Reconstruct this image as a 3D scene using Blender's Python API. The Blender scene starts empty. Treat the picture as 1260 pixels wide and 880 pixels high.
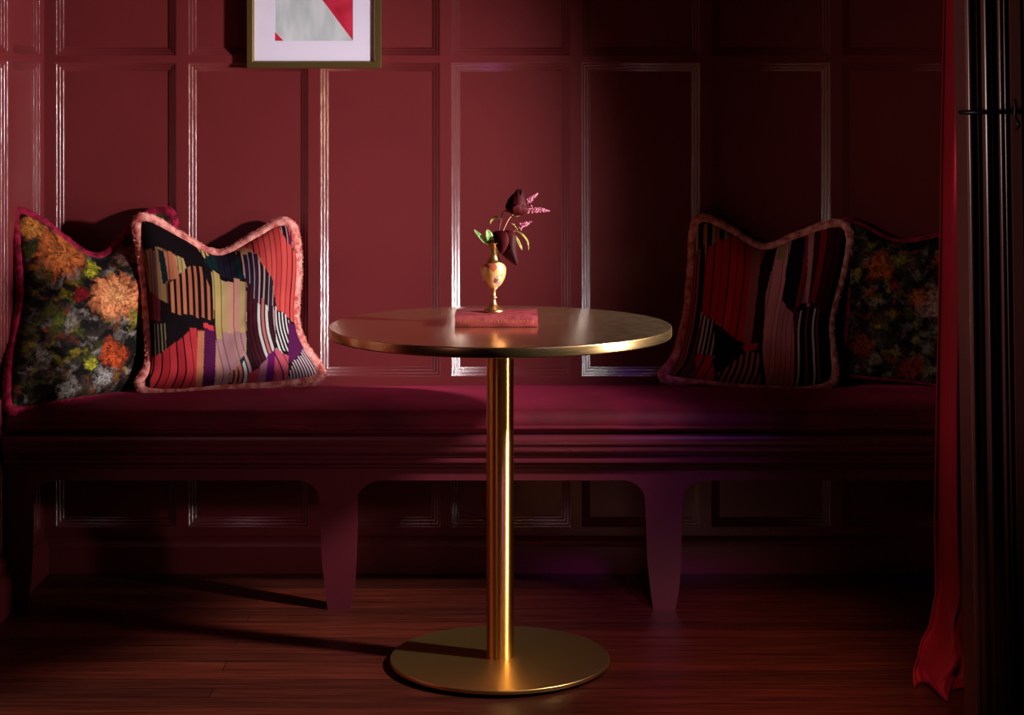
import bpy, bmesh, math, random
import numpy as np
from mathutils import Vector, Matrix, noise as mnoise
random.seed(7)
rng = np.random.default_rng(11)
PI = math.pi
F = 2318.0; HC = 1.25; YH = 117.0; XC = 630.0
scene = bpy.context.scene
C = scene.collection

def P(px, py, d):            # point of the room at depth d seen at a pixel of the photo
    return Vector(((px - XC) / F * d, d, HC - (py - YH) / F * d))

def lin(c):
    return tuple(((v / 255) / 12.92 if v / 255 <= .04045 else ((v / 255 + .055) / 1.055) ** 2.4) for v in c)

# ------------------------------------------------------------------ materials
def mat(name, col, rough=.5, metal=0.0, spec=.5, sheen=0.0, sheen_col=None, coat=0.0, coat_rough=.1):
    m = bpy.data.materials.new(name); m.use_nodes = True
    b = m.node_tree.nodes['Principled BSDF']
    b.inputs['Base Color'].default_value = (*col, 1)
    b.inputs['Roughness'].default_value = rough
    b.inputs['Metallic'].default_value = metal
    b.inputs['Specular IOR Level'].default_value = spec
    b.inputs['Sheen Weight'].default_value = sheen
    if sheen_col: b.inputs['Sheen Tint'].default_value = (*sheen_col, 1)
    b.inputs['Sheen Roughness'].default_value = .35
    b.inputs['Coat Weight'].default_value = coat
    b.inputs['Coat Roughness'].default_value = coat_rough
    return m

def nd(m, t, **kw):
    n = m.node_tree.nodes.new(t)
    for k, v in kw.items():
        if k in n.inputs: n.inputs[k].default_value = v
        else: setattr(n, k, v)
    return n

def lk(m, a, b): m.node_tree.links.new(a, b)
def bsdf(m): return m.node_tree.nodes['Principled BSDF']

def add_noise_color(m, c1, c2, scale, detail=4, stretch=(1, 1, 1), lo=.35, hi=.65):
    tc = nd(m, 'ShaderNodeTexCoord'); mp = nd(m, 'ShaderNodeMapping'); mp.inputs['Scale'].default_value = stretch
    nz = nd(m, 'ShaderNodeTexNoise'); nz.inputs['Scale'].default_value = scale; nz.inputs['Detail'].default_value = detail
    cr = nd(m, 'ShaderNodeValToRGB')
    cr.color_ramp.elements[0].position = lo; cr.color_ramp.elements[0].color = (*c1, 1)
    cr.color_ramp.elements[1].position = hi; cr.color_ramp.elements[1].color = (*c2, 1)
    lk(m, tc.outputs['Object'], mp.inputs['Vector']); lk(m, mp.outputs[0], nz.inputs['Vector'])
    lk(m, nz.outputs['Fac'], cr.inputs['Fac']); lk(m, cr.outputs['Color'], bsdf(m).inputs['Base Color'])
    return mp, nz, cr

def add_bump(m, scale, strength, dist=.002, stretch=(1, 1, 1), detail=4):
    tc = nd(m, 'ShaderNodeTexCoord'); mp = nd(m, 'ShaderNodeMapping'); mp.inputs['Scale'].default_value = stretch
    nz = nd(m, 'ShaderNodeTexNoise'); nz.inputs['Scale'].default_value = scale; nz.inputs['Detail'].default_value = detail
    bp = nd(m, 'ShaderNodeBump'); bp.inputs['Strength'].default_value = strength; bp.inputs['Distance'].default_value = dist
    lk(m, tc.outputs['Object'], mp.inputs['Vector']); lk(m, mp.outputs[0], nz.inputs['Vector'])
    lk(m, nz.outputs['Fac'], bp.inputs['Height']); lk(m, bp.outputs[0], bsdf(m).inputs['Normal'])
    return nz

M = {}
# burgundy gloss paint with fine brush marks running along the wood
m = M['paint'] = mat('burgundy_gloss_paint', (.118, .0145, .0165), .32, spec=.26)
add_noise_color(m, (.112, .0135, .0155), (.124, .0155, .0175), 3.0, 3)
add_bump(m, 60, .10, .0012, (3, 3, .12))
m = M['moulding'] = mat('burgundy_gloss_moulding_paint', (.118, .0145, .0165), .24, spec=1.0, coat=.25, coat_rough=.2)
add_bump(m, 110, .30, .0015, (2.5, 2.5, .35), 5)
m = M['bench'] = mat('burgundy_bench_paint', (.060, .0070, .0115), .34, spec=.26)
add_bump(m, 40, .10, .0012, (.12, 3, 3))
# floor boards
m = M['floor'] = mat('mahogany_floorboards', (.08, .02, .01), .34, spec=.36)
tc = nd(m, 'ShaderNodeTexCoord'); mp = nd(m, 'ShaderNodeMapping'); lk(m, tc.outputs['Object'], mp.inputs['Vector'])
br = nd(m, 'ShaderNodeTexBrick'); br.inputs['Scale'].default_value = 1.0
br.inputs['Brick Width'].default_value = 1.7; br.inputs['Row Height'].default_value = .062
br.inputs['Mortar Size'].default_value = .0012; br.inputs['Mortar Smooth'].default_value = .3
br.inputs['Color1'].default_value = (.092, .015, .0065, 1); br.inputs['Color2'].default_value = (.042, .0072, .0038, 1)
br.inputs['Mortar'].default_value = (.006, .002, .0015, 1); br.offset = .37; br.offset_frequency = 3
lk(m, mp.outputs[0], br.inputs['Vector'])
mp2 = nd(m, 'ShaderNodeMapping'); mp2.inputs['Scale'].default_value = (1.3, 28, 1); lk(m, tc.outputs['Object'], mp2.inputs['Vector'])
gn = nd(m, 'ShaderNodeTexNoise'); gn.inputs['Scale'].default_value = 3.2; gn.inputs['Detail'].default_value = 7; gn.inputs['Roughness'].default_value = .65
lk(m, mp2.outputs[0], gn.inputs['Vector'])
cr = nd(m, 'ShaderNodeValToRGB'); cr.color_ramp.elements[0].position = .32; cr.color_ramp.elements[0].color = (.35, .32, .32, 1)
cr.color_ramp.elements[1].position = .72; cr.color_ramp.elements[1].color = (1.45, 1.4, 1.4, 1)
lk(m, gn.outputs['Fac'], cr.inputs['Fac'])
mx = nd(m, 'ShaderNodeMix', data_type='RGBA', blend_type='MULTIPLY'); mx.inputs[0].default_value = 1
lk(m, br.outputs['Color'], mx.inputs[6]); lk(m, cr.outputs['Color'], mx.inputs[7]); lk(m, mx.outputs[2], bsdf(m).inputs['Base Color'])
rr = nd(m, 'ShaderNodeMapRange'); rr.inputs['To Min'].default_value = .26; rr.inputs['To Max'].default_value = .5
lk(m, gn.outputs['Fac'], rr.inputs['Value']); lk(m, rr.outputs[0], bsdf(m).inputs['Roughness'])
bp = nd(m, 'ShaderNodeBump'); bp.inputs['Strength'].default_value = .12; bp.inputs['Distance'].default_value = .003
lk(m, mx.outputs[2], bp.inputs['Height']); lk(m, bp.outputs[0], bsdf(m).inputs['Normal'])
# brass
def brass(name, col, rough, stretch, strength, scale=90, aniso=0.0):
    m = mat(name, col, rough, 1.0)
    if aniso:
        b = bsdf(m); b.inputs['Anisotropic'].default_value = aniso; b.inputs['Anisotropic Rotation'].default_value = .25
        tg = nd(m, 'ShaderNodeTangent', direction_type='RADIAL', axis='Z'); lk(m, tg.outputs[0], b.inputs['Tangent'])
    if strength == 0: return m
    nz = add_bump(m, scale, strength, .0006, stretch)
    mr = nd(m, 'ShaderNodeMapRange'); mr.inputs['To Min'].default_value = rough * .85; mr.inputs['To Max'].default_value = rough * 1.25
    lk(m, nz.outputs['Fac'], mr.inputs['Value']); lk(m, mr.outputs[0], bsdf(m).inputs['Roughness'])
    return m
M['brass_top'] = brass('satin_brass_top', (.74, .50, .26), .23, (1, 1, 1), .03, 40)
M['brass_rim'] = brass('satin_brass_rim', (.70, .45, .18), .24, (1, 1, 14), .10, 30)
M['brass_pole'] = brass('satin_brass_pole', (.88, .47, .13), .36, (1, 1, 1), 0, 60, 1.0)
M['brass_base'] = brass('satin_brass_base', (.84, .55, .18), .33, (1, 1, 1), 0)
M['brass_vase'] = brass('polished_vase_brass', (.60, .33, .13), .34, (1, 1, 1), .06, 120)
M['frame'] = mat('antique_gold_frame', (.25, .165, .055), .34, .85)
add_bump(M['frame'], 120, .2, .0006, (1, 1, 8))
# velvet
def velvet(name, c1, c2, sheen, sheen_col, scale=9, bump=.25):
    m = mat(name, c1, .72, spec=.15, sheen=sheen, sheen_col=sheen_col)
    add_noise_color(m, c1, c2, scale, 5, (1, 1, 1), .38, .66)
    add_bump(m, 260, bump, .001)
    return m
M['seat_velvet'] = velvet('crimson_seat_velvet', (.040, .0008, .004), (.085, .002, .009), .32, (.80, .05, .16), 7, .35)
M['curtain'] = velvet('crimson_curtain_cloth', (.16, .0015, .0075), (.20, .002, .010), .35, (.9, .04, .10), 5, .08)
M['pink_pile'] = mat('pink_plush_piping', (.62, .20, .17), .8, spec=.1, sheen=.5, sheen_col=(1, .7, .65))
add_noise_color(M['pink_pile'], (.36, .065, .055), (.74, .32, .27), 55, 3)
M['red_pile'] = mat('crimson_plush_piping', (.17, .004, .02), .8, spec=.1, sheen=.5, sheen_col=(1, .1, .2))
add_noise_color(M['red_pile'], (.08, .002, .008), (.26, .008, .035), 55, 3)
def vcol(name, rough, sheen, bump_scale=350, bump=.2):
    m = mat(name, (.5, .5, .5), rough, spec=.08, sheen=sheen)
    a = nd(m, 'ShaderNodeVertexColor', layer_name='Col'); lk(m, a.outputs['Color'], bsdf(m).inputs['Base Color'])
    add_bump(m, bump_scale, bump, .0008)
    return m
M['striped'] = vcol('woven_striped_fabric', .8, 0.0)
M['floral'] = vcol('printed_floral_velvet', .8, .04, 220, .3)
M['white_mat'] = mat('white_picture_mat', lin((214, 204, 222)), .8, spec=.2)
M['art_grey'] = mat('grey_painted_paper', lin((186, 190, 196)), .85, spec=.1)
add_noise_color(M['art_grey'], lin((160, 167, 172)), lin((200, 203, 206)), 14, 5, (2, 1, .6), .3, .7)
M['art_red'] = mat('red_painted_paper', lin((184, 36, 62)), .85, spec=.1)
add_noise_color(M['art_red'], lin((165, 28, 52)), lin((196, 48, 74)), 22, 4)
M['art_line'] = mat('cream_cut_edge', lin((216, 200, 196)), .8, spec=.1)
m = M['glazing'] = bpy.data.materials.new('clear_picture_glazing'); m.use_nodes = True
nt = m.node_tree; nt.nodes.remove(nt.nodes['Principled BSDF'])
tr = nd(m, 'ShaderNodeBsdfTransparent'); gl = nd(m, 'ShaderNodeBsdfGlossy', Roughness=.02); ms = nd(m, 'ShaderNodeMixShader')
ms.inputs[0].default_value = .03; lk(m, tr.outputs[0], ms.inputs[1]); lk(m, gl.outputs[0], ms.inputs[2])
lk(m, ms.outputs[0], nt.nodes['Material Output'].inputs['Surface'])
M['book_cloth'] = mat('faded_red_book_cloth', (.15, .02, .022), .55, spec=.3)
add_noise_color(M['book_cloth'], (.115, .010, .011), (.21, .030, .034), 60, 5); add_bump(M['book_cloth'], 400, .3, .0005)
M['page'] = mat('aged_page_edges', (.55, .42, .30), .8, spec=.2)
add_bump(M['page'], 60, .5, .0006, (.2, .2, 30))
M['gilt'] = mat('worn_gilt_tooling', (.42, .13, .05), .5, .35)
M['black_iron'] = mat('black_iron', (.012, .010, .010), .4, .6)
M['tulip'] = mat('dark_burgundy_petal', (.03, .001, .002), .6, spec=.08, sheen=.05, sheen_col=(.7, .05, .08))
add_noise_color(M['tulip'], (.014, .0004, .0008), (.040, .0008, .0018), 60, 4, (1, 1, .3))
M['stem_dark'] = mat('dark_red_stem', (.07, .006, .008), .5)
M['stem_pink'] = mat('pinkish_stem', (.30, .10, .06), .5)
M['leaf'] = mat('fresh_green_leaf', (.16, .30, .07), .45)
add_noise_color(M['leaf'], (.10, .22, .05), (.28, .40, .14), 120, 3)
M['olive'] = mat('olive_curled_leaf', (.22, .20, .03), .45)
add_noise_color(M['olive'], (.12, .11, .015), (.36, .30, .06), 140, 3)
M['blossom'] = mat('pink_blossom', (.55, .13, .24), .6, spec=.2)
add_noise_color(M['blossom'], (.40, .06, .15), (.80, .32, .42), 300, 2)
# enamelled vase bowl
m = M['enamel'] = mat('enamelled_floral_brass', (.7, .38, .14), .32, .55, coat=.4)
tc = nd(m, 'ShaderNodeTexCoord'); vo = nd(m, 'ShaderNodeTexVoronoi', Scale=75.0); vo.inputs['Randomness'].default_value = 1
lk(m, tc.outputs['Object'], vo.inputs['Vector'])
cr = nd(m, 'ShaderNodeValToRGB'); cr.color_ramp.interpolation = 'CONSTANT'
cols = [(0, (.78, .42, .16)), (.34, (.30, .05, .03)), (.50, (.82, .50, .22)), (.62, (.26, .28, .26)), (.72, (.75, .38, .14)), (.84, (.55, .12, .05)), (.93, (.85, .60, .30))]
el = cr.color_ramp.elements
el[0].position, el[0].color = cols[0][0], (*cols[0][1], 1)
el[1].position, el[1].color = cols[1][0], (*cols[1][1], 1)
for p_, c_ in cols[2:]:
    e = el.new(p_); e.color = (*c_, 1)
sp = nd(m, 'ShaderNodeSeparateColor'); lk(m, vo.outputs['Color'], sp.inputs[0]); lk(m, sp.outputs[0], cr.inputs['Fac'])
lk(m, cr.outputs['Color'], bsdf(m).inputs['Base Color'])
M['casing'] = mat('dark_polished_casing_wood', (.085, .026, .024), .26, spec=.7)
add_bump(M['casing'], 50, .15, .001, (3, 3, .1))
M['ceiling'] = mat('dark_burgundy_ceiling', (.05, .008, .010), .7)

# ------------------------------------------------------------------ object helpers
def mesh_obj(name, verts, faces, m, parent=None, smooth=False, loc=None):
    me = bpy.data.meshes.new(name); me.from_pydata([tuple(v) for v in verts], [], faces); me.update()
    if m:
        for mm in (m if isinstance(m, (list, tuple)) else [m]): me.materials.append(mm)
    if smooth: me.polygons.foreach_set('use_smooth', [True] * len(me.polygons))
    o = bpy.data.objects.new(name, me); C.objects.link(o)
    if parent:
        o.parent = parent; o.matrix_parent_inverse = Matrix.Translation(-parent.location)
    return o

def bm_obj(name, bm, m, parent=None, smooth=False):
    bmesh.ops.recalc_face_normals(bm, faces=bm.faces)
    me = bpy.data.meshes.new(name); bm.to_mesh(me); bm.free()
    if m:
        for mm in (m if isinstance(m, (list, tuple)) else [m]): me.materials.append(mm)
    if smooth: me.polygons.foreach_set('use_smooth', [True] * len(me.polygons))
    o = bpy.data.objects.new(name, me); C.objects.link(o)
    if parent:
        o.parent = parent; o.matrix_parent_inverse = Matrix.Translation(-parent.location)
    return o

def thing(name, label, cat, loc=(0, 0, 0), group=None):
    o = bpy.data.objects.new(name, None); C.objects.link(o); o.location = loc
    o.empty_display_size = .05
    o['label'] = label; o['category'] = cat
    if group: o['group'] = group
    return o

def tag(o, label, cat, group=None):
    o['label'] = label; o['category'] = cat
    if group: o['group'] = group
    return o
def struct(o): o['kind'] = 'structure'; return o

def box(bm, x0, x1, y0, y1, z0, z1, bev=0.0, seg=2):
    vs = [bm.verts.new(v) for v in [(x0, y0, z0), (x1, y0, z0), (x1, y1, z0), (x0, y1, z0), (x0, y0, z1), (x1, y0, z1), (x1, y1, z1), (x0, y1, z1)]]
    fs = [bm.faces.new([vs[i] for i in f]) for f in [(0, 3, 2, 1), (4, 5, 6, 7), (0, 1, 5, 4), (1, 2, 6, 5), (2, 3, 7, 6), (3, 0, 4, 7)]]
    if bev:
        es = list({e for f in fs for e in f.edges})
        bmesh.ops.bevel(bm, geom=es, offset=bev, segments=seg, affect='EDGES', profile=.5)

def lathe(name, prof, cx, cy, m, parent=None, n=64, smooth=True):
    verts, faces = [], []
    k = len(prof)
    for i in range(n):
        a = 2 * PI * i / n
        for r, z in prof: verts.append((cx + r * math.cos(a), cy + r * math.sin(a), z))
    for i in range(n):
        j = (i + 1) % n
        for q in range(k - 1):
            faces.append((i * k + q, j * k + q, j * k + q + 1, i * k + q + 1))
    faces.append([i * k for i in range(n)][::-1]); faces.append([i * k + k - 1 for i in range(n)])
    return mesh_obj(name, verts, faces, m, parent, smooth)

def shade_auto(o, angle=35):
    me = o.data
    bm = bmesh.new(); bm.from_mesh(me); bm.normal_update()
    for f in bm.faces: f.smooth = True
    for e in bm.edges:
        if len(e.link_faces) == 2 and e.calc_face_angle(0) > math.radians(angle): e.smooth = False
    bm.to_mesh(me); bm.free()
    return o

def tube_verts(pts, rad, n=8, cap=True):
    verts, faces = [], []
    pts = [Vector(p) for p in pts]; N = len(pts)
    up = Vector((.13, .2, 1)).normalized()
    for i, p in enumerate(pts):
        t = (pts[min(i + 1, N - 1)] - pts[max(i - 1, 0)]).normalized()
        a = t.cross(up)
        if a.length < 1e-3: a = t.cross(Vector((1, 0, 0)))
        a.normalize(); b = t.cross(a).normalized()
        r = rad(i / (N - 1)) if callable(rad) else rad
        for q in range(n):
            an = 2 * PI * q / n
            verts.append(p + a * (r * math.cos(an)) + b * (r * math.sin(an)))
    for i in range(N - 1):
        for q in range(n):
            q2 = (q + 1) % n
            faces.append((i * n + q, i * n + q2, (i + 1) * n + q2, (i + 1) * n + q))
    if cap:
        faces.append(list(range(n))[::-1]); faces.append([(N - 1) * n + q for q in range(n)])
    return verts, faces

def catmull(pts, n=12, closed=False):
    pts = [Vector(p) for p in pts]; out = []; N = len(pts)
    rngn = N if closed else N - 1
    for i in range(rngn):
        if closed: p0, p1, p2, p3 = pts[(i - 1) % N], pts[i], pts[(i + 1) % N], pts[(i + 2) % N]
        else: p0, p1, p2, p3 = pts[max(i - 1, 0)], pts[i], pts[i + 1], pts[min(i + 2, N - 1)]
        for k in range(n):
            t = k / n
            out.append(.5 * ((2 * p1) + (p2 - p0) * t + (2 * p0 - 5 * p1 + 4 * p2 - p3) * t * t + (3 * p1 - p0 - 3 * p2 + p3) * t ** 3))
    if not closed: out.append(pts[-1])
    return out

# ------------------------------------------------------------------ room shell
YW = 4.935           # face of the stiles of the back wall
XL = -1.2255         # face of the stiles of the left wall
REC = .0160          # depth of the panel recess
XR = 1.56; YN = 3.46; ZC = 2.62
bm = bmesh.new(); box(bm, -3.2, 3.2, -.6, YW + .1, -.05, 0)
struct(bm_obj('floor', bm, M['floor']))
bm = bmesh.new(); box(bm, XL - .1, XR + .1, YN, YW + .1, ZC, ZC + .05)
struct(bm_obj('ceiling', bm, M['ceiling']))

# moulding: offsets across (0 at stile edge, towards the panel) and height above the panel
MW = .0230
MP = [(MW * i / 30, max(0, REC * (1 - i / 30) ** 1.0 + .00042 * math.sin(2 * PI * 3 * i / 30) * (1 if 0 < i < 30 else 0))) for i in range(31)]
def moulding(name, a0, a1, b0, b1, to3, parent):
    # rectangular mitred frame; a across, b up; to3(a, b, h) gives the point in the room
    verts, faces = [], []; k = len(MP)
    for (s, h) in MP:
        for (a, b) in ((a0 + s, b0 + s), (a1 - s, b0 + s), (a1 - s, b1 - s), (a0 + s, b1 - s)):
            verts.append(to3(a, b, h))
    for i in range(k - 1):
        for c in range(4):
            d = (c + 1) % 4
            faces.append((i * 4 + c, i * 4 + d, (i + 1) * 4 + d, (i + 1) * 4 + c))
    bmx = bmesh.new()
    vs = [bmx.verts.new(v) for v in verts]
    for f in faces: bmx.faces.new([vs[i] for i in f])
    return shade_auto(bm_obj(name, bmx, M['moulding'], parent), 60)

ROWS = [(.118, .428), (.513, 1.335), (1.353, 2.30)]     # the three panel rows, moulding outer edges
def panelled_wall(name, cols, a_min, a_max, to3, slab):
    bmx = bmesh.new()
    def slabbox(a0, a1, b0, b1, h0, h1):
        p = [to3(a, b, h) for h in (h0, h1) for (a, b) in ((a0, b0), (a1, b0), (a1, b1), (a0, b1))]
        vs = [bmx.verts.new(v) for v in p]
        for f in [(0, 3, 2, 1), (4, 5, 6, 7), (0, 1, 5, 4), (1, 2, 6, 5), (2, 3, 7, 6), (3, 0, 4, 7)]: bmx.faces.new([vs[i] for i in f])
    slabbox(a_min, a_max, 0, ZC, -slab, 0)
    edges = [a_min] + [e for c in cols for e in c] + [a_max]
    for i in range(0, len(edges), 2):
        if edges[i + 1] - edges[i] > 1e-4: slabbox(edges[i], edges[i + 1], 0, ZC, 0, REC)
    zb = [0] + [z for r in ROWS for z in r] + [ZC]
    for c in cols:
        for i in range(0, len(zb), 2): slabbox(c[0], c[1], zb[i], zb[i + 1], 0, REC)
    w = struct(bm_obj(name, bmx, M['paint']))
    for c in cols:
        for r in ROWS: moulding('panel_moulding', c[0], c[1], r[0], r[1], to3, w)
    return w
SX = [-1.2115, -.864, -.518, -.1735, .168, .508, .850, 1.192, 1.535]
cols = [(SX[i] + .0145, SX[i + 1] - .0145) for i in range(8)]
panelled_wall('wall_back', cols, XL - .1, XR + .1, lambda a, b, h: (a, YW + REC - h, b), .08)
# left wall: across = depth; panels run from the corner towards the room
lc = []
e = 4.900
for k in range(4):
    lc.append((e - .273, e)); e -= .311
lc = lc[::-1]
panelled_wall('wall_left', lc, 3.50, YW, lambda a, b, h: (XL - REC + h, a, b), .08)
panelled_wall('wall_right', [(3.70, 4.10), (4.13, 4.50), (4.53, 4.90)], 3.58, YW, lambda a, b, h: (XR + REC - h, a, b), .06)
# short wall that carries the casing on the right of the opening
bm = bmesh.new(); box(bm, 1.03, 2.6, YN + .04, 3.58, 0, ZC)
struct(bm_obj('wall_front', bm, M['paint']))
def board(name, prof, p0, p1, nrm):
    # extruded skirting: prof (out, z)
    verts, faces = [], []; k = len(prof)
    for p in (p0, p1):
        for o_, z in prof: verts.append((p[0] + nrm[0] * o_, p[1] + nrm[1] * o_, z))
    for i in range(k - 1): faces.append((i, i + 1, k + i + 1, k + i))
    faces.append(list(range(k))); faces.append([k + i for i in range(k)][::-1])
    bmx = bmesh.new(); vs = [bmx.verts.new(v) for v in verts]
    for f in faces: bmx.faces.new([vs[i] for i in f])
    return struct(bm_obj(name, bmx, M['paint']))
BP = [(0, 0), (.016, 0), (.016, .070), (.013, .078), (.012, .084), (.006, .092), (0, .095)]
board('baseboard_back', BP, (XL, YW), (XR, YW), (0, -1))
board('baseboard_left', BP, (XL, 3.50), (XL, YW - .016), (1, 0))
board('baseboard_right', BP, (XR, 3.58), (XR, YW - .016), (-1, 0))

# reeded casing on the right of the opening
def casing():
    base = 3.46
    px = lambda x: (x - XC) / F * base
    prof = [(px(1189), base + .10), (px(1189), base + .02)]
    def reed(x0, x1, depth, y0=.02, n=8):
        c = (x0 + x1) / 2; r = (x1 - x0) / 2
        for i in range(n + 1):
            a = PI - PI * i / n
            prof.append((px(c + r * math.cos(a)), base + y0 - depth * math.sin(a)))
    reed(1189.5, 1197, .012); reed(1198, 1206, .008, .024); prof.append((px(1206.5), base + .036)); prof.append((px(1209), base + .036))
    reed(1209.5, 1217, .014); reed(1218, 1224, .006, .026); prof.append((px(1225), base + .036)); prof.append((px(1229), base + .036))
    reed(1229.5, 1235, .008); reed(1236, 1240, .006, .02); prof.append((px(1241), base + .032)); prof.append((px(1244), base + .032))
    prof += [(px(1244.5), base + .012), (px(1257), base + .012), (px(1258), base + .03), (px(1261), base + .03), (px(1262), base + .012), (px(1278), base + .012), (px(1279), base + .10)]
    lean = .0150
    verts, faces = [], []; k = len(prof)
    for z in (0, ZC):
        for x, y in prof: verts.append((x + .008 - lean * (z - .9), y, z))
    for i in range(k): faces.append((i, (i + 1) % k, k + (i + 1) % k, k + i))
    faces.append(list(range(k))); faces.append([k + i for i in range(k)][::-1])
    bmx = bmesh.new(); vs = [bmx.verts.new(v) for v in verts]
    for f in faces: bmx.faces.new([vs[i] for i in f])
    o = bm_obj('trim_1', bmx, M['casing']); shade_auto(o, 50); struct(o)
casing()
# iron bar with hook across the casing
dz = 3.435
a = P(1191, 138.5, dz); b = P(1257, 137, dz)
hk = thing('iron_bar_hook', 'thin black iron bar with small hook across the reeded door casing', 'hook', a)
v, f = tube_verts([a + Vector((0, .06, 0)), a, a.lerp(b, .3), a.lerp(b, .6), b, b + Vector((.0, .03, 0))], .0042, 8); mesh_obj('bar', v, f, M['black_iron'], hk, True)
bar_o = bpy.data.objects['bar']
c = P(1248, 137, dz - .004)
v, f = tube_verts(catmull([c + Vector((0, 0, .022)), c + Vector((.001, -.004, .008)), c + Vector((0, -.006, -.01)), c + Vector((.004, -.014, -.024)), c + Vector((.002, -.006, -.032))], 6), .0035, 8)
mesh_obj('hook', v, f, M['black_iron'], bar_o, True)

# ------------------------------------------------------------------ bench
bench = thing('built_in_bench', 'long burgundy painted wooden bench with arched front along the panelled wall', 'bench', (0, 4.57, 0))
X0, X1 = XL + .001, XR - .001
def extr(name, prof, m, parent, x0=X0, x1=X1, ang=40):
    verts, faces = [], []; k = len(prof)
    for x in (x0, x1):
        for y, z in prof: verts.append((x, y, z))
    for i in range(k): faces.append((i, (i + 1) % k, k + (i + 1) % k, k + i))
    faces.append(list(range(k))); faces.append([k + i for i in range(k)][::-1])
    bmx = bmesh.new(); vs = [bmx.verts.new(v) for v in verts]
    for f in faces: bmx.faces.new([vs[i] for i in f])
    return shade_auto(bm_obj(name, bmx, m, parent), ang)
extr('seat_board', [(YW - .006, .433), (4.522, .433), (4.517, .430), (4.515, .424), (4.515, .414), (4.519, .409), (4.524, .408), (4.524, .400), (4.524, .398),
     (4.528, .390), (4.536, .384), (4.545, .380), (4.545, .374), (4.540, .370), (4.540, .364), (4.546, .358), (4.556, .355), (4.556, .350), (4.571, .347), (4.571, .400), (YW - .006, .400)], M['bench'], bench)
LEGS = [(-1.213), (-.4215), (.3685), (1.158)]
ZS = .262
def apron():
    # outline below: arches between legs
    zt = .400; za = .3145
    pts = []
    def hw(side): return .046
    bottom = []
    for i, lx in enumerate(LEGS):
        l, r = lx - .0455, lx + .0445
        if i == 0: l = X0
        if i == 0:
            bottom += [(X0, ZS), (r, ZS)]
        else:
            # arch corner running down into the left edge of this leg
            for k in range(0, 9):
                a = PI / 2 * k / 8
                bottom.append((l - .052 + .052 * math.sin(a), za - (za - ZS) * (1 - math.cos(a))))
            bottom.append((r, ZS))
        if i < len(LEGS) - 1:
            for k in range(1, 9):
                a = PI / 2 * k / 8
                bottom.append((r + .062 * (1 - math.cos(a)), ZS + (za - ZS) * math.sin(a)))
        else:
            for k in range(1, 9):
                a = PI / 2 * k / 8
                bottom.append((r + .062 * (1 - math.cos(a)), ZS + (za - ZS) * math.sin(a)))
            bottom.append((X1, za))
    outline = bottom + [(X1, zt), (X0, zt)]
    n = len(outline); y0, y1 = 4.572, 4.604
    verts = [(x, y0, z) for x, z in outline] + [(x, y1, z) for x, z in outline]
    bmx = bmesh.new(); vs = [bmx.verts.new(v) for v in verts]
    bmx.faces.new(vs[:n]); bmx.faces.new(vs[n:][::-1])
    for i in range(n):
        j = (i + 1) % n; bmx.faces.new([vs[i], vs[j], vs[n + j], vs[n + i]])
    bm_obj('arched_apron', bmx, M['bench'], bench)
    for i, lx in enumerate(LEGS):
        left = [(-.0455, ZS), (-.0430, .20), (-.0400, .12), (-.0340, .06), (-.0260, .002), (-.0245, 0)]
        right = [(.0280, 0), (.0320, .020), (.0385, .06), (.0420, .12), (.0440, .20), (.0445, ZS)]
        ol = [(max(lx + x, X0), z) for x, z in left + right]
        n = len(ol)
        bmx = bmesh.new()
        vs = [bmx.verts.new((x, y0, z)) for x, z in ol] + [bmx.verts.new((x, y1, z)) for x, z in ol]
        bmx.faces.new(vs[:n]); bmx.faces.new(vs[n:][::-1])
        for q in range(n):
            j = (q + 1) % n; bmx.faces.new([vs[q], vs[j], vs[n + j], vs[n + q]])
        bm_obj('leg', bmx, M['bench'], bench)
apron()

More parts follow.
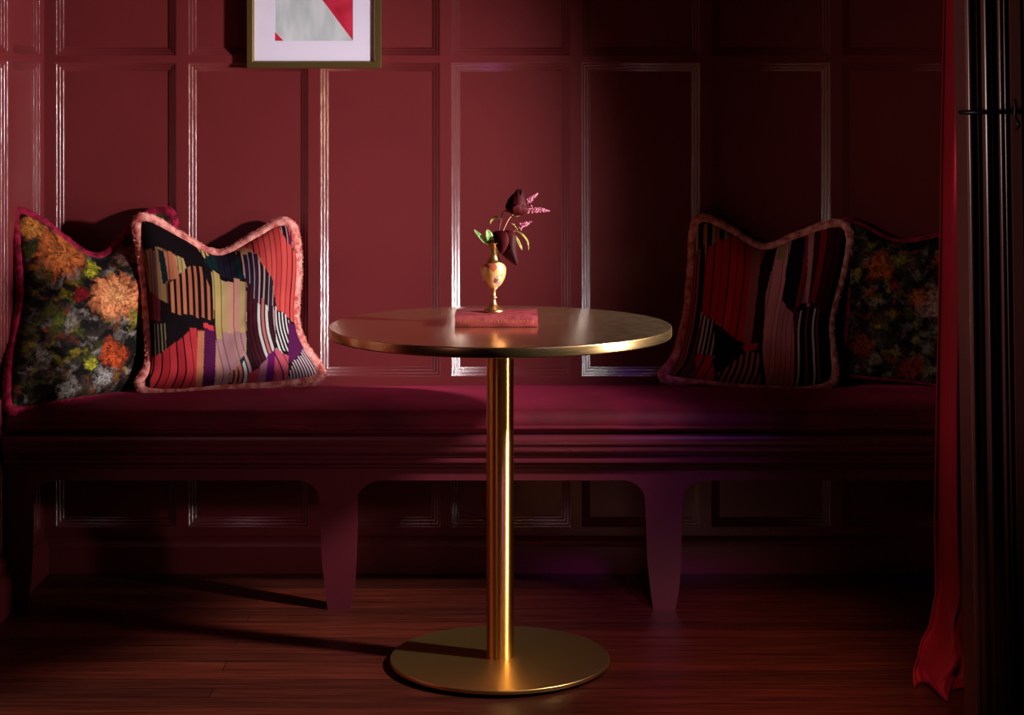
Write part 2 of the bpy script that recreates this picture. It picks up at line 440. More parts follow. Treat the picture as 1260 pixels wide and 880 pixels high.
# seat cushion
def cushion():
    t = thing('seat_cushion', 'long crimson velvet seat cushion lying on the bench', 'cushion', (0, 4.7, .433))
    prof = []
    yf, yb, z0, z1 = 4.520, YW - .006, .4345, .499
    n = 14
    for i in range(n + 1):                      # front roll
        a = -PI / 2 + PI * i / n * .98
        cy = yf + .030; cz = (z0 + z1 - .006) / 2; r = (z1 - .006 - z0) / 2
        prof.append((cy - .030 * math.cos(a), cz + r * math.sin(a)))
    for i in range(1, 26):
        s = i / 26
        prof.append((yf + .03 + (yb - yf - .045) * s, z1 - .006 + .012 * math.sin(PI * min(1, s * 1.05)) ** .7 if s < .95 else z1 - .004))
    prof += [(yb - .006, z1 - .010), (yb, z1 - .02), (yb, z0)]
    k = len(prof); NX = 320
    verts, faces = [], []
    xa, xb = XL + .006, XR - .006
    for i in range(NX + 1):
        s = i / NX; x = xa + (xb - xa) * s
        endr = min(1, min(x - xa, xb - x) / .03); endf = math.sqrt(max(0, 1 - (1 - endr) ** 2))
        for y, z in prof:
            h = (z - z0) / (z1 - z0)
            nn = mnoise.noise(Vector((x * 3.1, y * 5, 2.3))) * .0045 + mnoise.noise(Vector((x * 11, y * 9, z * 20))) * .0016
            fr = mnoise.noise(Vector((x * 2.3, 7.7, z * 8))) * .004
            verts.append((x, y + (fr if y < 4.6 and h > .1 else 0), z0 + (z - z0) * (.75 + .25 * endf) + (nn * h)))
    for i in range(NX):
        for q in range(k - 1): faces.append((i * k + q, i * k + q + 1, (i + 1) * k + q + 1, (i + 1) * k + q))
        faces.append((i * k + k - 1, i * k, (i + 1) * k, (i + 1) * k + k - 1))
    faces.append(list(range(k))[::-1]); faces.append([NX * k + q for q in range(k)])
    mesh_obj('cushion_cover', verts, faces, M['seat_velvet'], t, True)
    pts = [(xa + (xb - xa) * i / 160, 4.5195 + mnoise.noise(Vector((i * .2, 1, 1))) * .0015, .452 + mnoise.noise(Vector((i * .13, 5, 1))) * .003) for i in range(161)]
    v, f = tube_verts(pts, .0052, 8); mesh_obj('piping', v, f, M['seat_velvet'], t, True)
cushion()

# ------------------------------------------------------------------ pillows
def vnoise(x, y, scale, seed):
    x = np.asarray(x) * scale; y = np.asarray(y) * scale
    xi = np.floor(x).astype(int); yi = np.floor(y).astype(int); xf = x - xi; yf = y - yi
    xf = xf * xf * (3 - 2 * xf); yf = yf * yf * (3 - 2 * yf)
    def h(a, b):
        n = (a * 374761393 + b * 668265263 + seed * 1442695041) & 0x7fffffff
        n = ((n ^ (n >> 13)) * 1274126177) & 0x7fffffff
        return ((n ^ (n >> 16)) & 0xffff) / 65535.0
    return (h(xi, yi) * (1 - xf) + h(xi + 1, yi) * xf) * (1 - yf) + (h(xi, yi + 1) * (1 - xf) + h(xi + 1, yi + 1) * xf) * yf

def in_poly(px, py, poly):
    inside = np.zeros(px.shape, bool); n = len(poly); j = n - 1
    for i in range(n):
        xi, yi = poly[i]; xj, yj = poly[j]
        c = ((yi > py) != (yj > py)) & (px < (xj - xi) * (py - yi) / ((yj - yi) if yj != yi else 1e-9) + xi)
        inside ^= c; j = i
    return inside

def hashf(i, seed):
    v = np.sin(i * 12.9898 + seed * 78.233) * 43758.5453
    return v - np.floor(v)

def paint_stripes(px, py, su, zones, base):
    """px,py: picture-like coordinates over the cloth; su: stripe coordinate across the cloth."""
    col = np.zeros(px.shape + (3,)); col[...] = base
    for z in zones:
        poly, period, cols, gap, gapcol, jag, seed = z
        idx = np.floor(su / period)
        jy = (hashf(idx, seed) - .5) * 2 * jag
        msk = in_poly(px, py + jy, poly)
        fr = su / period - idx
        ci = np.floor(hashf(idx, seed + 3.3) * len(cols)).astype(int) % len(cols) if len(cols) > 1 else np.zeros(px.shape, int)
        pal = np.array([lin(c) for c in cols])
        cc = pal[ci]
        isgap = fr < gap
        cc = np.where(isgap[..., None], np.array(lin(gapcol)), cc)
        col = np.where(msk[..., None], cc, col)
    return col

def build_pillow(name, label, group, outline, corners, d_at, T, Tback, painter, fabric, pile, pile_r, NG=200, fuzz=5000, wr=.004, bot_scale=1.0):
    """outline: closed list of (px, py, d) points, clockwise from top-left; corners: 4 indices TL,TR,BR,BL."""
    pts3 = [P(*p) for p in outline]
    nseg = 14
    curve = catmull(pts3, nseg, True)
    L = len(curve)
    ci = [c * nseg for c in corners]
    def edge(i0, i1, n):
        if i1 <= i0: i1 += L
        seg = [curve[k % L] for k in range(i0, i1 + 1)]
        cum = [0]
        for k in range(1, len(seg)): cum.append(cum[-1] + (seg[k] - seg[k - 1]).length)
        tot = cum[-1]; s = np.linspace(0, tot, n); arr = np.array([list(p) for p in seg])
        return np.stack([np.interp(s, cum, arr[:, q]) for q in range(3)], 1)
    n = NG
    top = edge(ci[0], ci[1], n); right = edge(ci[1], ci[2], n); bot = edge(ci[2], ci[3], n)[::-1]; left = edge(ci[3], ci[0], n)[::-1]
    U, V = np.meshgrid(np.linspace(0, 1, n), np.linspace(0, 1, n))       # V: 0 top, 1 bottom
    u = U[..., None]; v = V[..., None]
    S = (1 - v) * top[None] + v * bot[None] + (1 - u) * left[:, None] + u * right[:, None] \
        - ((1 - u) * (1 - v) * top[0] + u * (1 - v) * top[-1] + (1 - u) * v * bot[0] + u * v * bot[-1])
    nv = np.cross(top[-1] - bot[0], top[0] - bot[-1]); nv = nv / np.linalg.norm(nv)
    if nv[1] > 0: nv = -nv
    a = 2 * U - 1; b = 2 * V - 1
    th = np.clip((1 - a ** 2) * (1 - b ** 2), 0, 1)
    seed = sum(ord(c) for c in label) % 97
    w = (vnoise(U, V, 5, seed) - .5) * 2 * wr + (vnoise(U + .3 * V, V, 13, seed + 1) - .5) * wr
    prof_f = T * th ** .52 + w * th ** .35
    prof_b = Tback * th ** .55
    front = S + nv * prof_f[..., None]; back = S - nv * prof_b[..., None]
    PX = XC + S[..., 0] / S[..., 1] * F; PY = YH + (HC - S[..., 2]) / S[..., 1] * F
    col = painter(PX, PY, U, V)
    base = Vector((S[-1, n // 2, 0], S[-1, n // 2, 1], S[-1, :, 2].min()))
    t = thing(name, label, 'cushion', base, group)
    # front + back as one cover
    nb = 40
    ib = np.round(np.linspace(0, n - 1, nb)).astype(int)
    fv = front.reshape(-1, 3); bv = back[np.ix_(ib, ib)].reshape(-1, 3)
    faces = []
    idx = np.arange(n * n).reshape(n, n)
    q = np.stack([idx[:-1, :-1], idx[1:, :-1], idx[1:, 1:], idx[:-1, 1:]], -1).reshape(-1, 4)
    ix2 = n * n + np.arange(nb * nb).reshape(nb, nb)
    q2 = np.stack([ix2[:-1, :-1], ix2[:-1, 1:], ix2[1:, 1:], ix2[1:, :-1]], -1).reshape(-1, 4)
    allv = np.concatenate([fv, bv]); allf = np.concatenate([q, q2]).tolist()
    o = mesh_obj('cushion_cover', allv.tolist(), allf, fabric, t, True)
    at = o.data.color_attributes.new('Col', 'FLOAT_COLOR', 'POINT')
    bc = col[np.ix_(ib, ib)].reshape(-1, 3)
    cc = np.concatenate([np.concatenate([col.reshape(-1, 3), bc]), np.ones((len(allv), 1))], 1)
    at.data.foreach_set('color', cc.astype(np.float32).ravel())
    # plush piping round the edge
    loop = [Vector(p) for p in list(top[:-1:4]) + list(right[:-1:4]) + list(bot[::-1][:-1:4]) + list(left[::-1][:-1:4])]
    NL = len(loop); nr = 12; pv, pf = [], []
    nvV = Vector(nv); frames = []
    for i, p in enumerate(loop):
        tg = (loop[(i + 1) % NL] - loop[i - 1]).normalized()
        out = tg.cross(nvV).normalized(); up = out.cross(tg).normalized()
        r = pile_r * (1 + .16 * mnoise.noise(Vector((i * .35, seed, 0))) + .10 * mnoise.noise(Vector((i * .9, seed, 4))))
        if len(loop) and n / 4 * 2 <= i < n / 4 * 3: r *= bot_scale + (1 - bot_scale) * (abs((i - n / 4 * 2.5) / (n / 8)) ** 3)
        frames.append((p, out, up, r))
        for k in range(nr):
            an = 2 * PI * k / nr; rr = r * (1 + .05 * mnoise.noise(Vector((i * 1.3, k * 1.1, seed))))
            pv.append(p + out * (rr * math.cos(an)) + up * (rr * math.sin(an)))
    for i in range(NL):
        j = (i + 1) % NL
        for k in range(nr):
            k2 = (k + 1) % nr; pf.append((i * nr + k, i * nr + k2, j * nr + k2, j * nr + k))
    R = random.Random(seed)
    for _ in range(fuzz):                                   # short pile fibres
        s = R.random() * NL; i = int(s); fq = s - i; p0, o0, u0, r0 = frames[i]; p1, o1, u1, r1 = frames[(i + 1) % NL]
        p = p0.lerp(p1, fq); an = R.random() * 2 * PI
        dr = o0 * math.cos(an) + u0 * math.sin(an); tg = (p1 - p0).normalized()
        ln = pile_r * R.uniform(.18, .42); wd = .0009
        q0 = p + dr * (r0 * .93)
        tip = q0 + dr * ln + tg * R.uniform(-.6, .6) * ln + Vector((0, 0, -1)) * ln * .25
        m0 = len(pv); pv += [q0 - tg * wd, q0 + tg * wd, tip]; pf.append((m0, m0 + 1, m0 + 2))
    mesh_obj('piping', pv, pf, pile, t, True)
    return t

BLK = (17, 5, 9)
def paint_left(px, py, U, V):
    su = U * 196
    Z = []
    def z(poly, period, cols, gap=.0, gapcol=BLK, jag=2.5, seed=1.0): Z.append((poly, period, cols, gap, gapcol, jag, seed))
    z([(174, 309), (192, 308), (206, 314), (222, 322), (227, 336), (220, 341), (206, 350), (206, 380), (184, 365)], 3.6, [(128, 92, 60), (98, 56, 44), (140, 104, 66), (150, 84, 58), (84, 44, 38)], .10, (50, 20, 20), 3, 1.2)
    z([(193, 309), (200, 312), (206, 352), (199, 352)], 7, [(10, 26, 32)], 0, BLK, 1, 2)
    z([(200, 312), (214, 318), (219, 350), (206, 350)], 6.6, [(190, 116, 82), (176, 104, 74)], .08, (70, 25, 22), 3, 3)
    z([(214, 316), (224, 322), (228, 336), (219, 342)], 5, [(176, 154, 100), (196, 160, 112)], .12, (80, 50, 35), 2, 4)
    z([(204, 351), (222, 340), (236, 332), (246, 336), (260, 372), (260, 402), (232, 394), (206, 384)], 7.6, [(196, 118, 82), (182, 104, 74)], .48, BLK, 3.5, 5)
    z([(238, 299), (256, 303), (260, 316), (250, 322)], 5.2, [(206, 178, 118), (212, 160, 120)], .42, BLK, 2, 6)
    z([(248, 319), (275, 312), (292, 306), (320, 340), (322, 370), (312, 365), (300, 352), (286, 352), (272, 346), (258, 336)], 6.4, [(11, 40, 42), (8, 30, 36), (28, 22, 40), (12, 36, 40)], .12, BLK, 5, 7)
    z([(257, 334), (272, 345), (300, 352), (306, 400), (300, 440), (276, 474), (258, 478), (262, 400)], 7.4, [(206, 146, 122), (190, 164, 98), (196, 140, 122), (186, 158, 104)], .07, (96, 60, 50), 7, 8)
    z([(259, 415), (300, 415), (298, 440), (276, 474), (258, 478)], 7.4, [(176, 126, 130), (186, 132, 120), (170, 122, 120)], .08, (90, 50, 55), 7, 8.5)
    z([(280, 462), (298, 440), (300, 462), (284, 476)], 5, [(20, 48, 52), (180, 110, 100)], .2, BLK, 3, 9)
    z([(186, 442), (204, 434), (232, 408), (249, 410), (250, 482), (184, 482)], 9.2, [(186, 44, 52), (176, 38, 46), (194, 50, 58)], .14, BLK, 2.5, 10)
    z([(241, 410), (249, 410), (248, 480), (240, 480)], 40, [(196, 118, 84)], 0, BLK, 1, 11)
    z([(249, 407), (263, 409), (263, 478), (248, 478)], 40, [(82, 14, 66)], 0, BLK, 1, 12)
    z([(248, 402), (260, 404), (260, 410), (248, 408)], 40, [(220, 60, 70)], 0, BLK, 1, 12.5)
    z([(189, 401), (203, 400), (203, 432), (190, 440)], 4.2, [(120, 110, 76), (96, 78, 60)], .55, BLK, 2, 13)
    z([(182, 360), (196, 372), (196, 399), (184, 396)], 5, [(110, 22, 28), (88, 16, 24)], .2, BLK, 2, 14)
    z([(276, 306), (300, 290), (345, 270), (366, 280), (372, 398), (358, 398), (338, 386), (332, 352), (316, 322), (300, 310)], 6.6, [(206, 70, 68), (198, 62, 62), (212, 78, 72)], .15, (60, 10, 16), 2, 15)
    z([(276, 306), (296, 302), (316, 316), (320, 326), (300, 318)], 6, [(190, 130, 92), (180, 118, 84)], .1, (90, 50, 40), 2, 15.5)
    z([(340, 276), (352, 280), (362, 312), (352, 300)], 5, [(30, 8, 14), (90, 20, 60)], .25, (190, 150, 150), 2, 16)
    z([(288, 312), (314, 318), (334, 352), (334, 390), (308, 390), (300, 350)], 6.2, [(34, 26, 46), (26, 20, 36), (44, 24, 54), (40, 8, 14)], .20, (206, 160, 144), 4, 17)
    z([(300, 352), (312, 372), (336, 388), (336, 432), (322, 462), (300, 476), (286, 476), (300, 440)], 5.0, [(206, 200, 196), (60, 12, 24), (190, 104, 96), (50, 10, 20), (170, 130, 130), (70, 14, 26)], .36, (28, 6, 14), 8, 18)
    z([(334, 380), (354, 396), (354, 438), (338, 432)], 4.4, [(214, 208, 206)], .56, (20, 6, 14), 3, 19)
    z([(353, 400), (368, 402), (372, 432), (356, 450), (352, 440)], 40, [(88, 18, 72)], 0, BLK, 1, 20)
    z([(334, 432), (353, 438), (353, 470), (332, 474)], 9, [(196, 84, 100), (186, 76, 94)], .12, (60, 14, 50), 2, 21)
    z([(326, 440), (336, 432), (335, 476), (324, 476)], 40, [(104, 14, 92)], 0, BLK, 1, 22)
    z([(318, 452), (327, 444), (325, 476), (314, 476)], 40, [(158, 98, 118)], 0, BLK, 1, 23)
    z([(304, 462), (316, 454), (315, 478), (302, 478)], 40, [(180, 56, 72)], 0, BLK, 1, 24)
    z([(354, 456), (374, 428), (392, 456), (392, 470), (354, 470)], 3.4, [(206, 176, 184)], .5, (24, 6, 14), 3, 25)
    return paint_stripes(px, py, su, Z, lin(BLK)) * .60

def paint_right(px, py, U, V):
    su = U * 190
    Z = []
    def z(poly, period, cols, gap=.0, gapcol=BLK, jag=2.5, seed=1.0): Z.append((poly, period, cols, gap, gapcol, jag, seed))
    z([(846, 280), (900, 270), (898, 292), (876, 306), (868, 330), (858, 324)], 5, [(170, 96, 84), (150, 120, 84), (160, 80, 76), (30, 8, 12)], .25, BLK, 2, 1)
    z([(836, 330), (866, 300), (868, 340), (864, 384), (860, 470), (820, 470)], 4.2, [(150, 70, 66), (24, 8, 12), (110, 40, 44), (30, 8, 12)], .4, BLK, 6, 2)
    z([(872, 304), (900, 292), (942, 302), (934, 330), (922, 380), (918, 426), (904, 420), (864, 386), (867, 340)], 9.6, [(186, 26, 36), (178, 22, 32), (194, 32, 42)], .13, (30, 4, 10), 2, 3)
    z([(926, 300), (937, 302), (922, 426), (912, 424)], 40, [(160, 84, 84)], 0, BLK, 1, 4)
    z([(944, 302), (952, 302), (938, 360), (932, 430), (922, 432), (930, 360)], 40, [(46, 6, 16)], 0, BLK, 2, 5)
    z([(956, 303), (974, 300), (966, 330), (960, 374), (974, 390), (976, 478), (942, 480), (936, 430), (940, 366)], 6.2, [(196, 120, 130), (186, 108, 120), (200, 126, 130)], .10, (120, 50, 60), 3, 6)
    z([(958, 302), (968, 300), (964, 322), (954, 322)], 40, [(150, 128, 84)], 0, BLK, 2, 6.5)
    z([(974, 298), (1000, 288), (994, 380), (972, 384), (963, 372), (966, 330)], 7.5, [(24, 8, 16), (150, 60, 64), (20, 6, 12), (120, 30, 38)], .16, BLK, 7, 7)
    z([(994, 288), (1004, 286), (996, 380), (988, 380)], 40, [(176, 110, 112)], 0, BLK, 2, 7.5)
    z([(1002, 284), (1040, 276), (1030, 330), (1016, 392), (992, 376)], 9, [(150, 20, 30), (130, 14, 26), (60, 10, 20)], .2, (28, 4, 12), 2, 8)
    z([(974, 388), (992, 376), (1018, 394), (1016, 476), (976, 476)], 4.6, [(190, 170, 176), (24, 8, 14), (20, 6, 12), (110, 40, 48)], .5, BLK, 7, 9)
    z([(862, 386), (880, 398), (878, 442), (858, 434)], 5.2, [(190, 180, 180), (176, 168, 166)], .55, BLK, 2, 10)
    z([(878, 400), (906, 421), (922, 428), (886, 450), (878, 440)], 5, [(30, 6, 12), (20, 6, 10)], .5, BLK, 2, 11)
    z([(856, 434), (876, 440), (880, 470), (856, 470)], 11, [(186, 32, 44)], .2, BLK, 1, 12)
    z([(882, 460), (918, 430), (932, 436), (936, 478), (884, 474)], 6.6, [(180, 110, 116), (170, 100, 106)], .5, BLK, 2, 13)
    z([(912, 426), (932, 424), (928, 432), (914, 434)], 40, [(190, 40, 60)], 0, BLK, 1, 14)
    return paint_stripes(px, py, su, Z, lin(BLK))

def fbm(x, y, sc, seed, n=4):
    t = 0; amp = .5
    for i in range(n): t = t + amp * vnoise(x, y, sc * 2 ** i, seed + i * 17); amp *= .5
    return t / (1 - .5 ** n)
def floral(flowers, gs, px, py):
    # loose painterly bouquet: everything is warped by noise so that no edge is clean
    wx = px + (fbm(px, py, .06, gs + 90) - .5) * 16 + (fbm(px, py, .3, gs + 94) - .5) * 7
    wy = py + (fbm(px, py, .06, gs + 91) - .5) * 16 + (fbm(px, py, .3, gs + 95) - .5) * 7
    fine = fbm(px, py, .35, gs + 3, 3); pile = vnoise(px, py, .9, gs + 9)
    col = np.zeros(px.shape + (3,)); col[...] = lin((18, 13, 13))
    def mixin(mask, c):
        nonlocal col
        mk = np.clip(mask, 0, 1)[..., None]; col = col * (1 - mk) + np.array(lin(c)) * mk
    mixin((fbm(wx, wy, .05, gs) - .46) * 4 * (.3 + fine), (62, 50, 46))
    mixin((fbm(wx, wy, .07, gs + 4) - .52) * 6 * (.2 + fine), (72, 70, 30))
    mixin((fbm(wx, wy, .11, gs + 6) - .56) * 8 * fine, (132, 120, 112))
    mixin((fbm(wx, wy, .09, gs + 7) - .61) * 9 * fine, (140, 124, 34))
    mixin((fbm(wx, wy, .10, gs + 8) - .62) * 9 * fine, (128, 50, 28))
    mixin((fbm(wx, wy, .05, gs + 13) - .55) * 5, (14, 9, 10))
    for (cx, cy, r, c_in, c_out, c_dark, npet, sd) in flowers:
        dx = wx - cx; dy = wy - cy; rad = np.hypot(dx, dy); ang = np.arctan2(dy, dx)
        wob = fbm(px, py, .09, sd) - .5
        rn = rad / (r * (1 + .5 * wob))
        lay = rn * 1.7 + .25 * np.sin(ang * 3 + sd)
        pet = .5 + .5 * np.sin(ang * (npet * .5 // 1 + 2) + np.floor(lay) * 2.1 + wob * 9)
        edge = np.clip((1.05 - rn - .30 * pet * wob * 2 - .18 * (1 - pet)) * 3.2, 0, 1) ** 1.3
        st = fbm(ang * npet * .55 + wob * 4 + np.floor(lay) * 5.3, rn * 2.2 + np.floor(lay) * 3, 1.0, sd + 40, 3)
        sh = np.clip(.12 + 1.7 * (st - .36) + .35 * (lay - np.floor(lay)) + .8 * (fine - .5), 0, 1)
        ci, co, cd = (np.array(lin(c)) for c in (c_in, c_out, c_dark))
        k = np.clip(rn, 0, 1)[..., None]; lit = (ci * (1 - k) + co * k) * (sh * 1.25)[..., None] + cd * (1 - sh[..., None])
        col = col * (1 - edge[..., None]) + lit * edge[..., None]
    return np.clip(col * (.55 + .9 * pile[..., None]) * .60, 0, 1)

def paint_floral_left(px, py, U, V):
    fl = [(36, 284, 22, (226, 150, 70), (190, 96, 40), (60, 26, 14), 9, 3), (66, 318, 38, (214, 120, 56), (176, 78, 36), (66, 26, 14), 17, 4),
          (128, 372, 35, (236, 170, 110), (222, 120, 74), (120, 44, 26), 19, 5), (84, 368, 13, (150, 20, 28), (120, 14, 22), (50, 6, 10), 5, 6),
          (126, 440, 20, (206, 84, 34), (160, 52, 24), (60, 18, 12), 9, 7), (98, 450, 10, (206, 196, 50), (150, 150, 40), (60, 60, 20), 6, 8),
          (100, 343, 9, (196, 184, 40), (140, 140, 40), (50, 50, 18), 6, 9), (102, 332, 7, (196, 184, 40), (140, 140, 40), (50, 50, 18), 6, 10),
          (78, 480, 15, (190, 178, 168), (130, 118, 110), (50, 42, 40), 8, 11), (118, 468, 14, (176, 168, 164), (120, 112, 110), (44, 38, 38), 8, 12),
          (150, 400, 10, (204, 186, 40), (130, 124, 34), (40, 40, 16), 6, 13), (44, 440, 12, (170, 156, 140), (110, 96, 88), (40, 32, 30), 7, 14),
          (60, 400, 14, (110, 116, 40), (76, 84, 30), (26, 28, 14), 7, 15), (150, 318, 16, (160, 110, 96), (110, 70, 62), (40, 22, 20), 9, 16),
          (190, 300, 18, (200, 120, 60), (150, 80, 44), (50, 24, 16), 9, 17)]
    return floral(fl, 21, px, py)
def paint_floral_right(px, py, U, V):
    fl = [(1082, 326, 21, (196, 96, 44), (150, 66, 34), (56, 20, 14), 9, 23), (1150, 372, 27, (190, 150, 140), (150, 100, 92), (60, 30, 28), 10, 24),
          (1128, 366, 14, (190, 104, 54), (140, 70, 40), (50, 20, 16), 8, 25), (1160, 326, 16, (180, 90, 46), (140, 60, 34), (50, 18, 14), 8, 26),
          (1060, 425, 20, (150, 60, 36), (110, 40, 28), (40, 14, 12), 9, 27), (1118, 455, 18, (170, 60, 36), (130, 40, 28), (50, 14, 12), 9, 28),
          (1146, 455, 12, (150, 140, 120), (110, 96, 80), (40, 30, 28), 8, 29), (1098, 352, 8, (150, 24, 36), (110, 16, 26), (40, 6, 10), 5, 30),
          (1075, 440, 9, (170, 150, 130), (110, 90, 80), (40, 30, 26), 7, 31), (1136, 430, 10, (140, 126, 120), (100, 86, 84), (36, 30, 28), 7, 32)]
    return floral(fl, 57, px, py)

build_pillow('floral_cushion', 'floral printed velvet cushion with crimson edging in the left corner of the bench', 'floral cushions on the bench',
    [(19, 262, 4.735), (48, 272, 4.76), (120, 318, 4.83), (175, 268, 4.90), (209, 262, 4.912), (212, 300, 4.912), (196, 380, 4.89), (190, 440, 4.86), (186, 474, 4.83), (150, 482, 4.74), (80, 492, 4.60), (24, 503, 4.535), (11, 500, 4.53), (14, 440, 4.58), (26, 370, 4.64), (23, 310, 4.69)],
    [0, 4, 8, 12], None, .085, .020, paint_floral_left, M['floral'], M['red_pile'], .0135, 200, 6500, .004, .40)
build_pillow('floral_cushion', 'floral printed velvet cushion half behind the curtain at the right end of the bench', 'floral cushions on the bench',
    [(1036, 277, 4.905), (1052, 274, 4.905), (1108, 298, 4.89), (1180, 284, 4.87), (1206, 280, 4.86), (1204, 320, 4.85), (1196, 380, 4.83), (1200, 440, 4.81), (1202, 472, 4.80), (1180, 476, 4.80), (1110, 468, 4.83), (1050, 462, 4.86), (1034, 459, 4.87), (1040, 430, 4.88), (1046, 370, 4.89), (1042, 320, 4.90)],
    [0, 4, 8, 12], None, .070, .035, paint_floral_right, M['floral'], M['red_pile'], .0085, 200, 3000, .004, .5)
build_pillow('striped_cushion', 'striped patchwork cushion with pink plush edging at the left end of the bench', 'striped cushions on the bench',
    [(170, 275, 4.835), (184, 270, 4.84), (222, 292, 4.865), (268, 314, 4.885), (314, 292, 4.89), (346, 274, 4.892), (361, 285, 4.890), (365, 330, 4.885), (362, 392, 4.875), (372, 425, 4.865), (394, 462, 4.855), (350, 470, 4.82), (285, 474, 4.79), (215, 481, 4.74), (180, 481, 4.715), (173, 470, 4.715), (185, 445, 4.73), (183, 390, 4.76), (176, 320, 4.80)],
    [0, 6, 10, 15], None, .078, .030, paint_left, M['striped'], M['pink_pile'], .0148, 230, 9000, .005, .75)
build_pillow('striped_cushion', 'striped patchwork cushion with pink plush edging at the right end of the bench', 'striped cushions on the bench',
    [(855, 280, 4.880), (866, 269, 4.882), (894, 282, 4.887), (938, 306, 4.893), (980, 292, 4.89), (1026, 276, 4.885), (1043, 286, 4.88), (1036, 330, 4.865), (1020, 390, 4.84), (1022, 430, 4.815), (1025, 466, 4.795), (1000, 476, 4.79), (930, 474, 4.81), (860, 468, 4.84), (816, 464, 4.855), (832, 440, 4.86), (846, 390, 4.865), (852, 330, 4.875)],
    [0, 6, 10, 14], None, .075, .028, paint_right, M['striped'], M['pink_pile'], .0140, 230, 9000, .005, .5)

# ------------------------------------------------------------------ round brass table
TX, TY = -.0262, 4.14
tb = thing('round_pedestal_table', 'round brass pedestal table with disc base in front of the bench', 'table', (TX, TY, 0))
def disc_prof(R, z0, z1, bev):
    p = [(.0005, z0), (R - bev, z0)]
    for i in range(1, 5):
        a = PI / 2 * i / 4; p.append((R - bev + bev * math.sin(a), z0 + bev - bev * math.cos(a)))
    for i in range(0, 5):
        a = PI / 2 * i / 4; p.append((R - bev + bev * math.cos(a), z1 - bev + bev * math.sin(a)))
    p.append((.0005, z1)); return p
tp = lathe('table_top', disc_prof(.3765, .7235, .7450, .0028), TX, TY, [M['brass_top'], M['brass_rim']], tb, 160); shade_auto(tp, 25)
for p in tp.data.polygons:
    if abs(p.normal.z) < .9: p.material_index = 1
lathe('foot_ring', [(.0005, .0002), (.205, .0002), (.205, .0069), (.0005, .0069)], TX, TY, M['black_iron'], tb, 64)
lathe('pole', [(.0300, .016), (.0300, .7235)], TX, TY, M['brass_pole'], tb, 256); shade_auto(C.objects['pole'], 40)
o = lathe('base', disc_prof(.2410, .0070, .0165, .0028), TX - .0005, TY, M['brass_base'], tb, 160); shade_auto(o, 25)
o = lathe('collar', [(.031, .7130), (.060, .7170), (.060, .7235)], TX, TY, M['brass_pole'], tb, 64); shade_auto(o, 30)

# ------------------------------------------------------------------ book
ZT = .7452
bx0, bx1 = -.1245, .0560; by0, by1 = 4.092, 4.215; bz1 = ZT + .0265
bk = thing('closed_book', 'faded red cloth book with worn gilt spine lying on the brass table', 'book', ((bx0 + bx1) / 2, (by0 + by1) / 2, ZT))
th = .0026
bm = bmesh.new()
prof = [(by1, ZT), (by0 + .006, ZT)]
for i in range(0, 9):
    a = PI * i / 8; prof.append((by0 + .006 - .006 * math.sin(a) ** .6, ZT + .0265 * (1 - math.cos(a)) / 2))
prof += [(by0 + .006, bz1), (by1, bz1), (by1, bz1 - th), (by0 + .010, bz1 - th), (by0 + .010, ZT + th), (by1, ZT + th)]
k = len(prof); vs = [bm.verts.new((x, y, z)) for x in (bx0, bx1) for y, z in prof]
for i in range(k):
    j = (i + 1) % k; bm.faces.new([vs[i], vs[j], vs[k + j], vs[k + i]])
bm.faces.new(vs[:k]); bm.faces.new(vs[k:][::-1])
bmesh.ops.remove_doubles(bm, verts=bm.verts, dist=.00005)
cover_o = shade_auto(bm_obj('cover', bm, M['book_cloth'], bk), 40)
bm = bmesh.new(); box(bm, bx0 + .003, bx1 - .003, by0 + .0101, by1 - .003, ZT + th, bz1 - th)
bm_obj('page_block', bm, M['page'], bk)
bm = bmesh.new(); R = random.Random(5)
def gilt(xa, xb, za, zb):
    y = by0 - .0003
    vs = [bm.verts.new(v) for v in [(xa, y, za), (xb, y, za), (xb, y, zb), (xa, y, zb)]]; bm.faces.new(vs)
zl, zh = ZT + .008, ZT + .0185
x = bx0 + .006
while x < bx1 - .008:                 # worn, broken ornament; no readable lettering
    w = R.choice([.0009, .0012, .0016]); a0 = zl + R.uniform(0, .004); a1 = zh - R.uniform(0, .004)
    gilt(x, x + w, a0, a1)
    if R.random() < .4: gilt(x, x + .004, a0, a0 + .0008)
    if R.random() < .3: gilt(x, x + .0035, a1 - .0008, a1)
    x += R.uniform(.0035, .0075)
bm_obj('spine_tooling', bm, M['gilt'], cover_o)

# ------------------------------------------------------------------ vase
VD = 4.150; VX = (607.3 - XC) / F * VD; S_ = VD / F
zb = bz1 + .0003
vz = lambda y: zb + (384.2 - y) * S_
vs_ = thing('brass_bud_vase', 'small footed brass bud vase with enamelled bowl standing on the red book', 'vase', (VX, VD, zb))
pr = lambda L: [(max(r * S_, .0004), vz(y)) for r, y in L]
lathe('foot', pr([(.3, 384.2), (12.4, 384.2), (12.8, 382.6), (11.5, 380.6), (8.5, 378.6), (5.5, 376.2), (3.6, 373), (2.6, 369.5), (2.6, 368), (4.4, 367.4), (4.9, 366.2), (4.4, 365), (2.8, 364.4), (2.7, 360), (3.6, 356.5), (6.5, 353.2), (.3, 353)]), VX, VD, M['brass_vase'], vs_, 48)
lathe('bowl', pr([(.3, 354.4), (6.2, 353.6), (8.6, 351.4), (11.4, 347.5), (13.8, 342.5), (15.2, 337), (15.7, 332), (15.4, 328), (14.2, 325.4), (12.6, 324), (11.5, 323.4), (.3, 323)]), VX, VD, M['enamel'], vs_, 56)
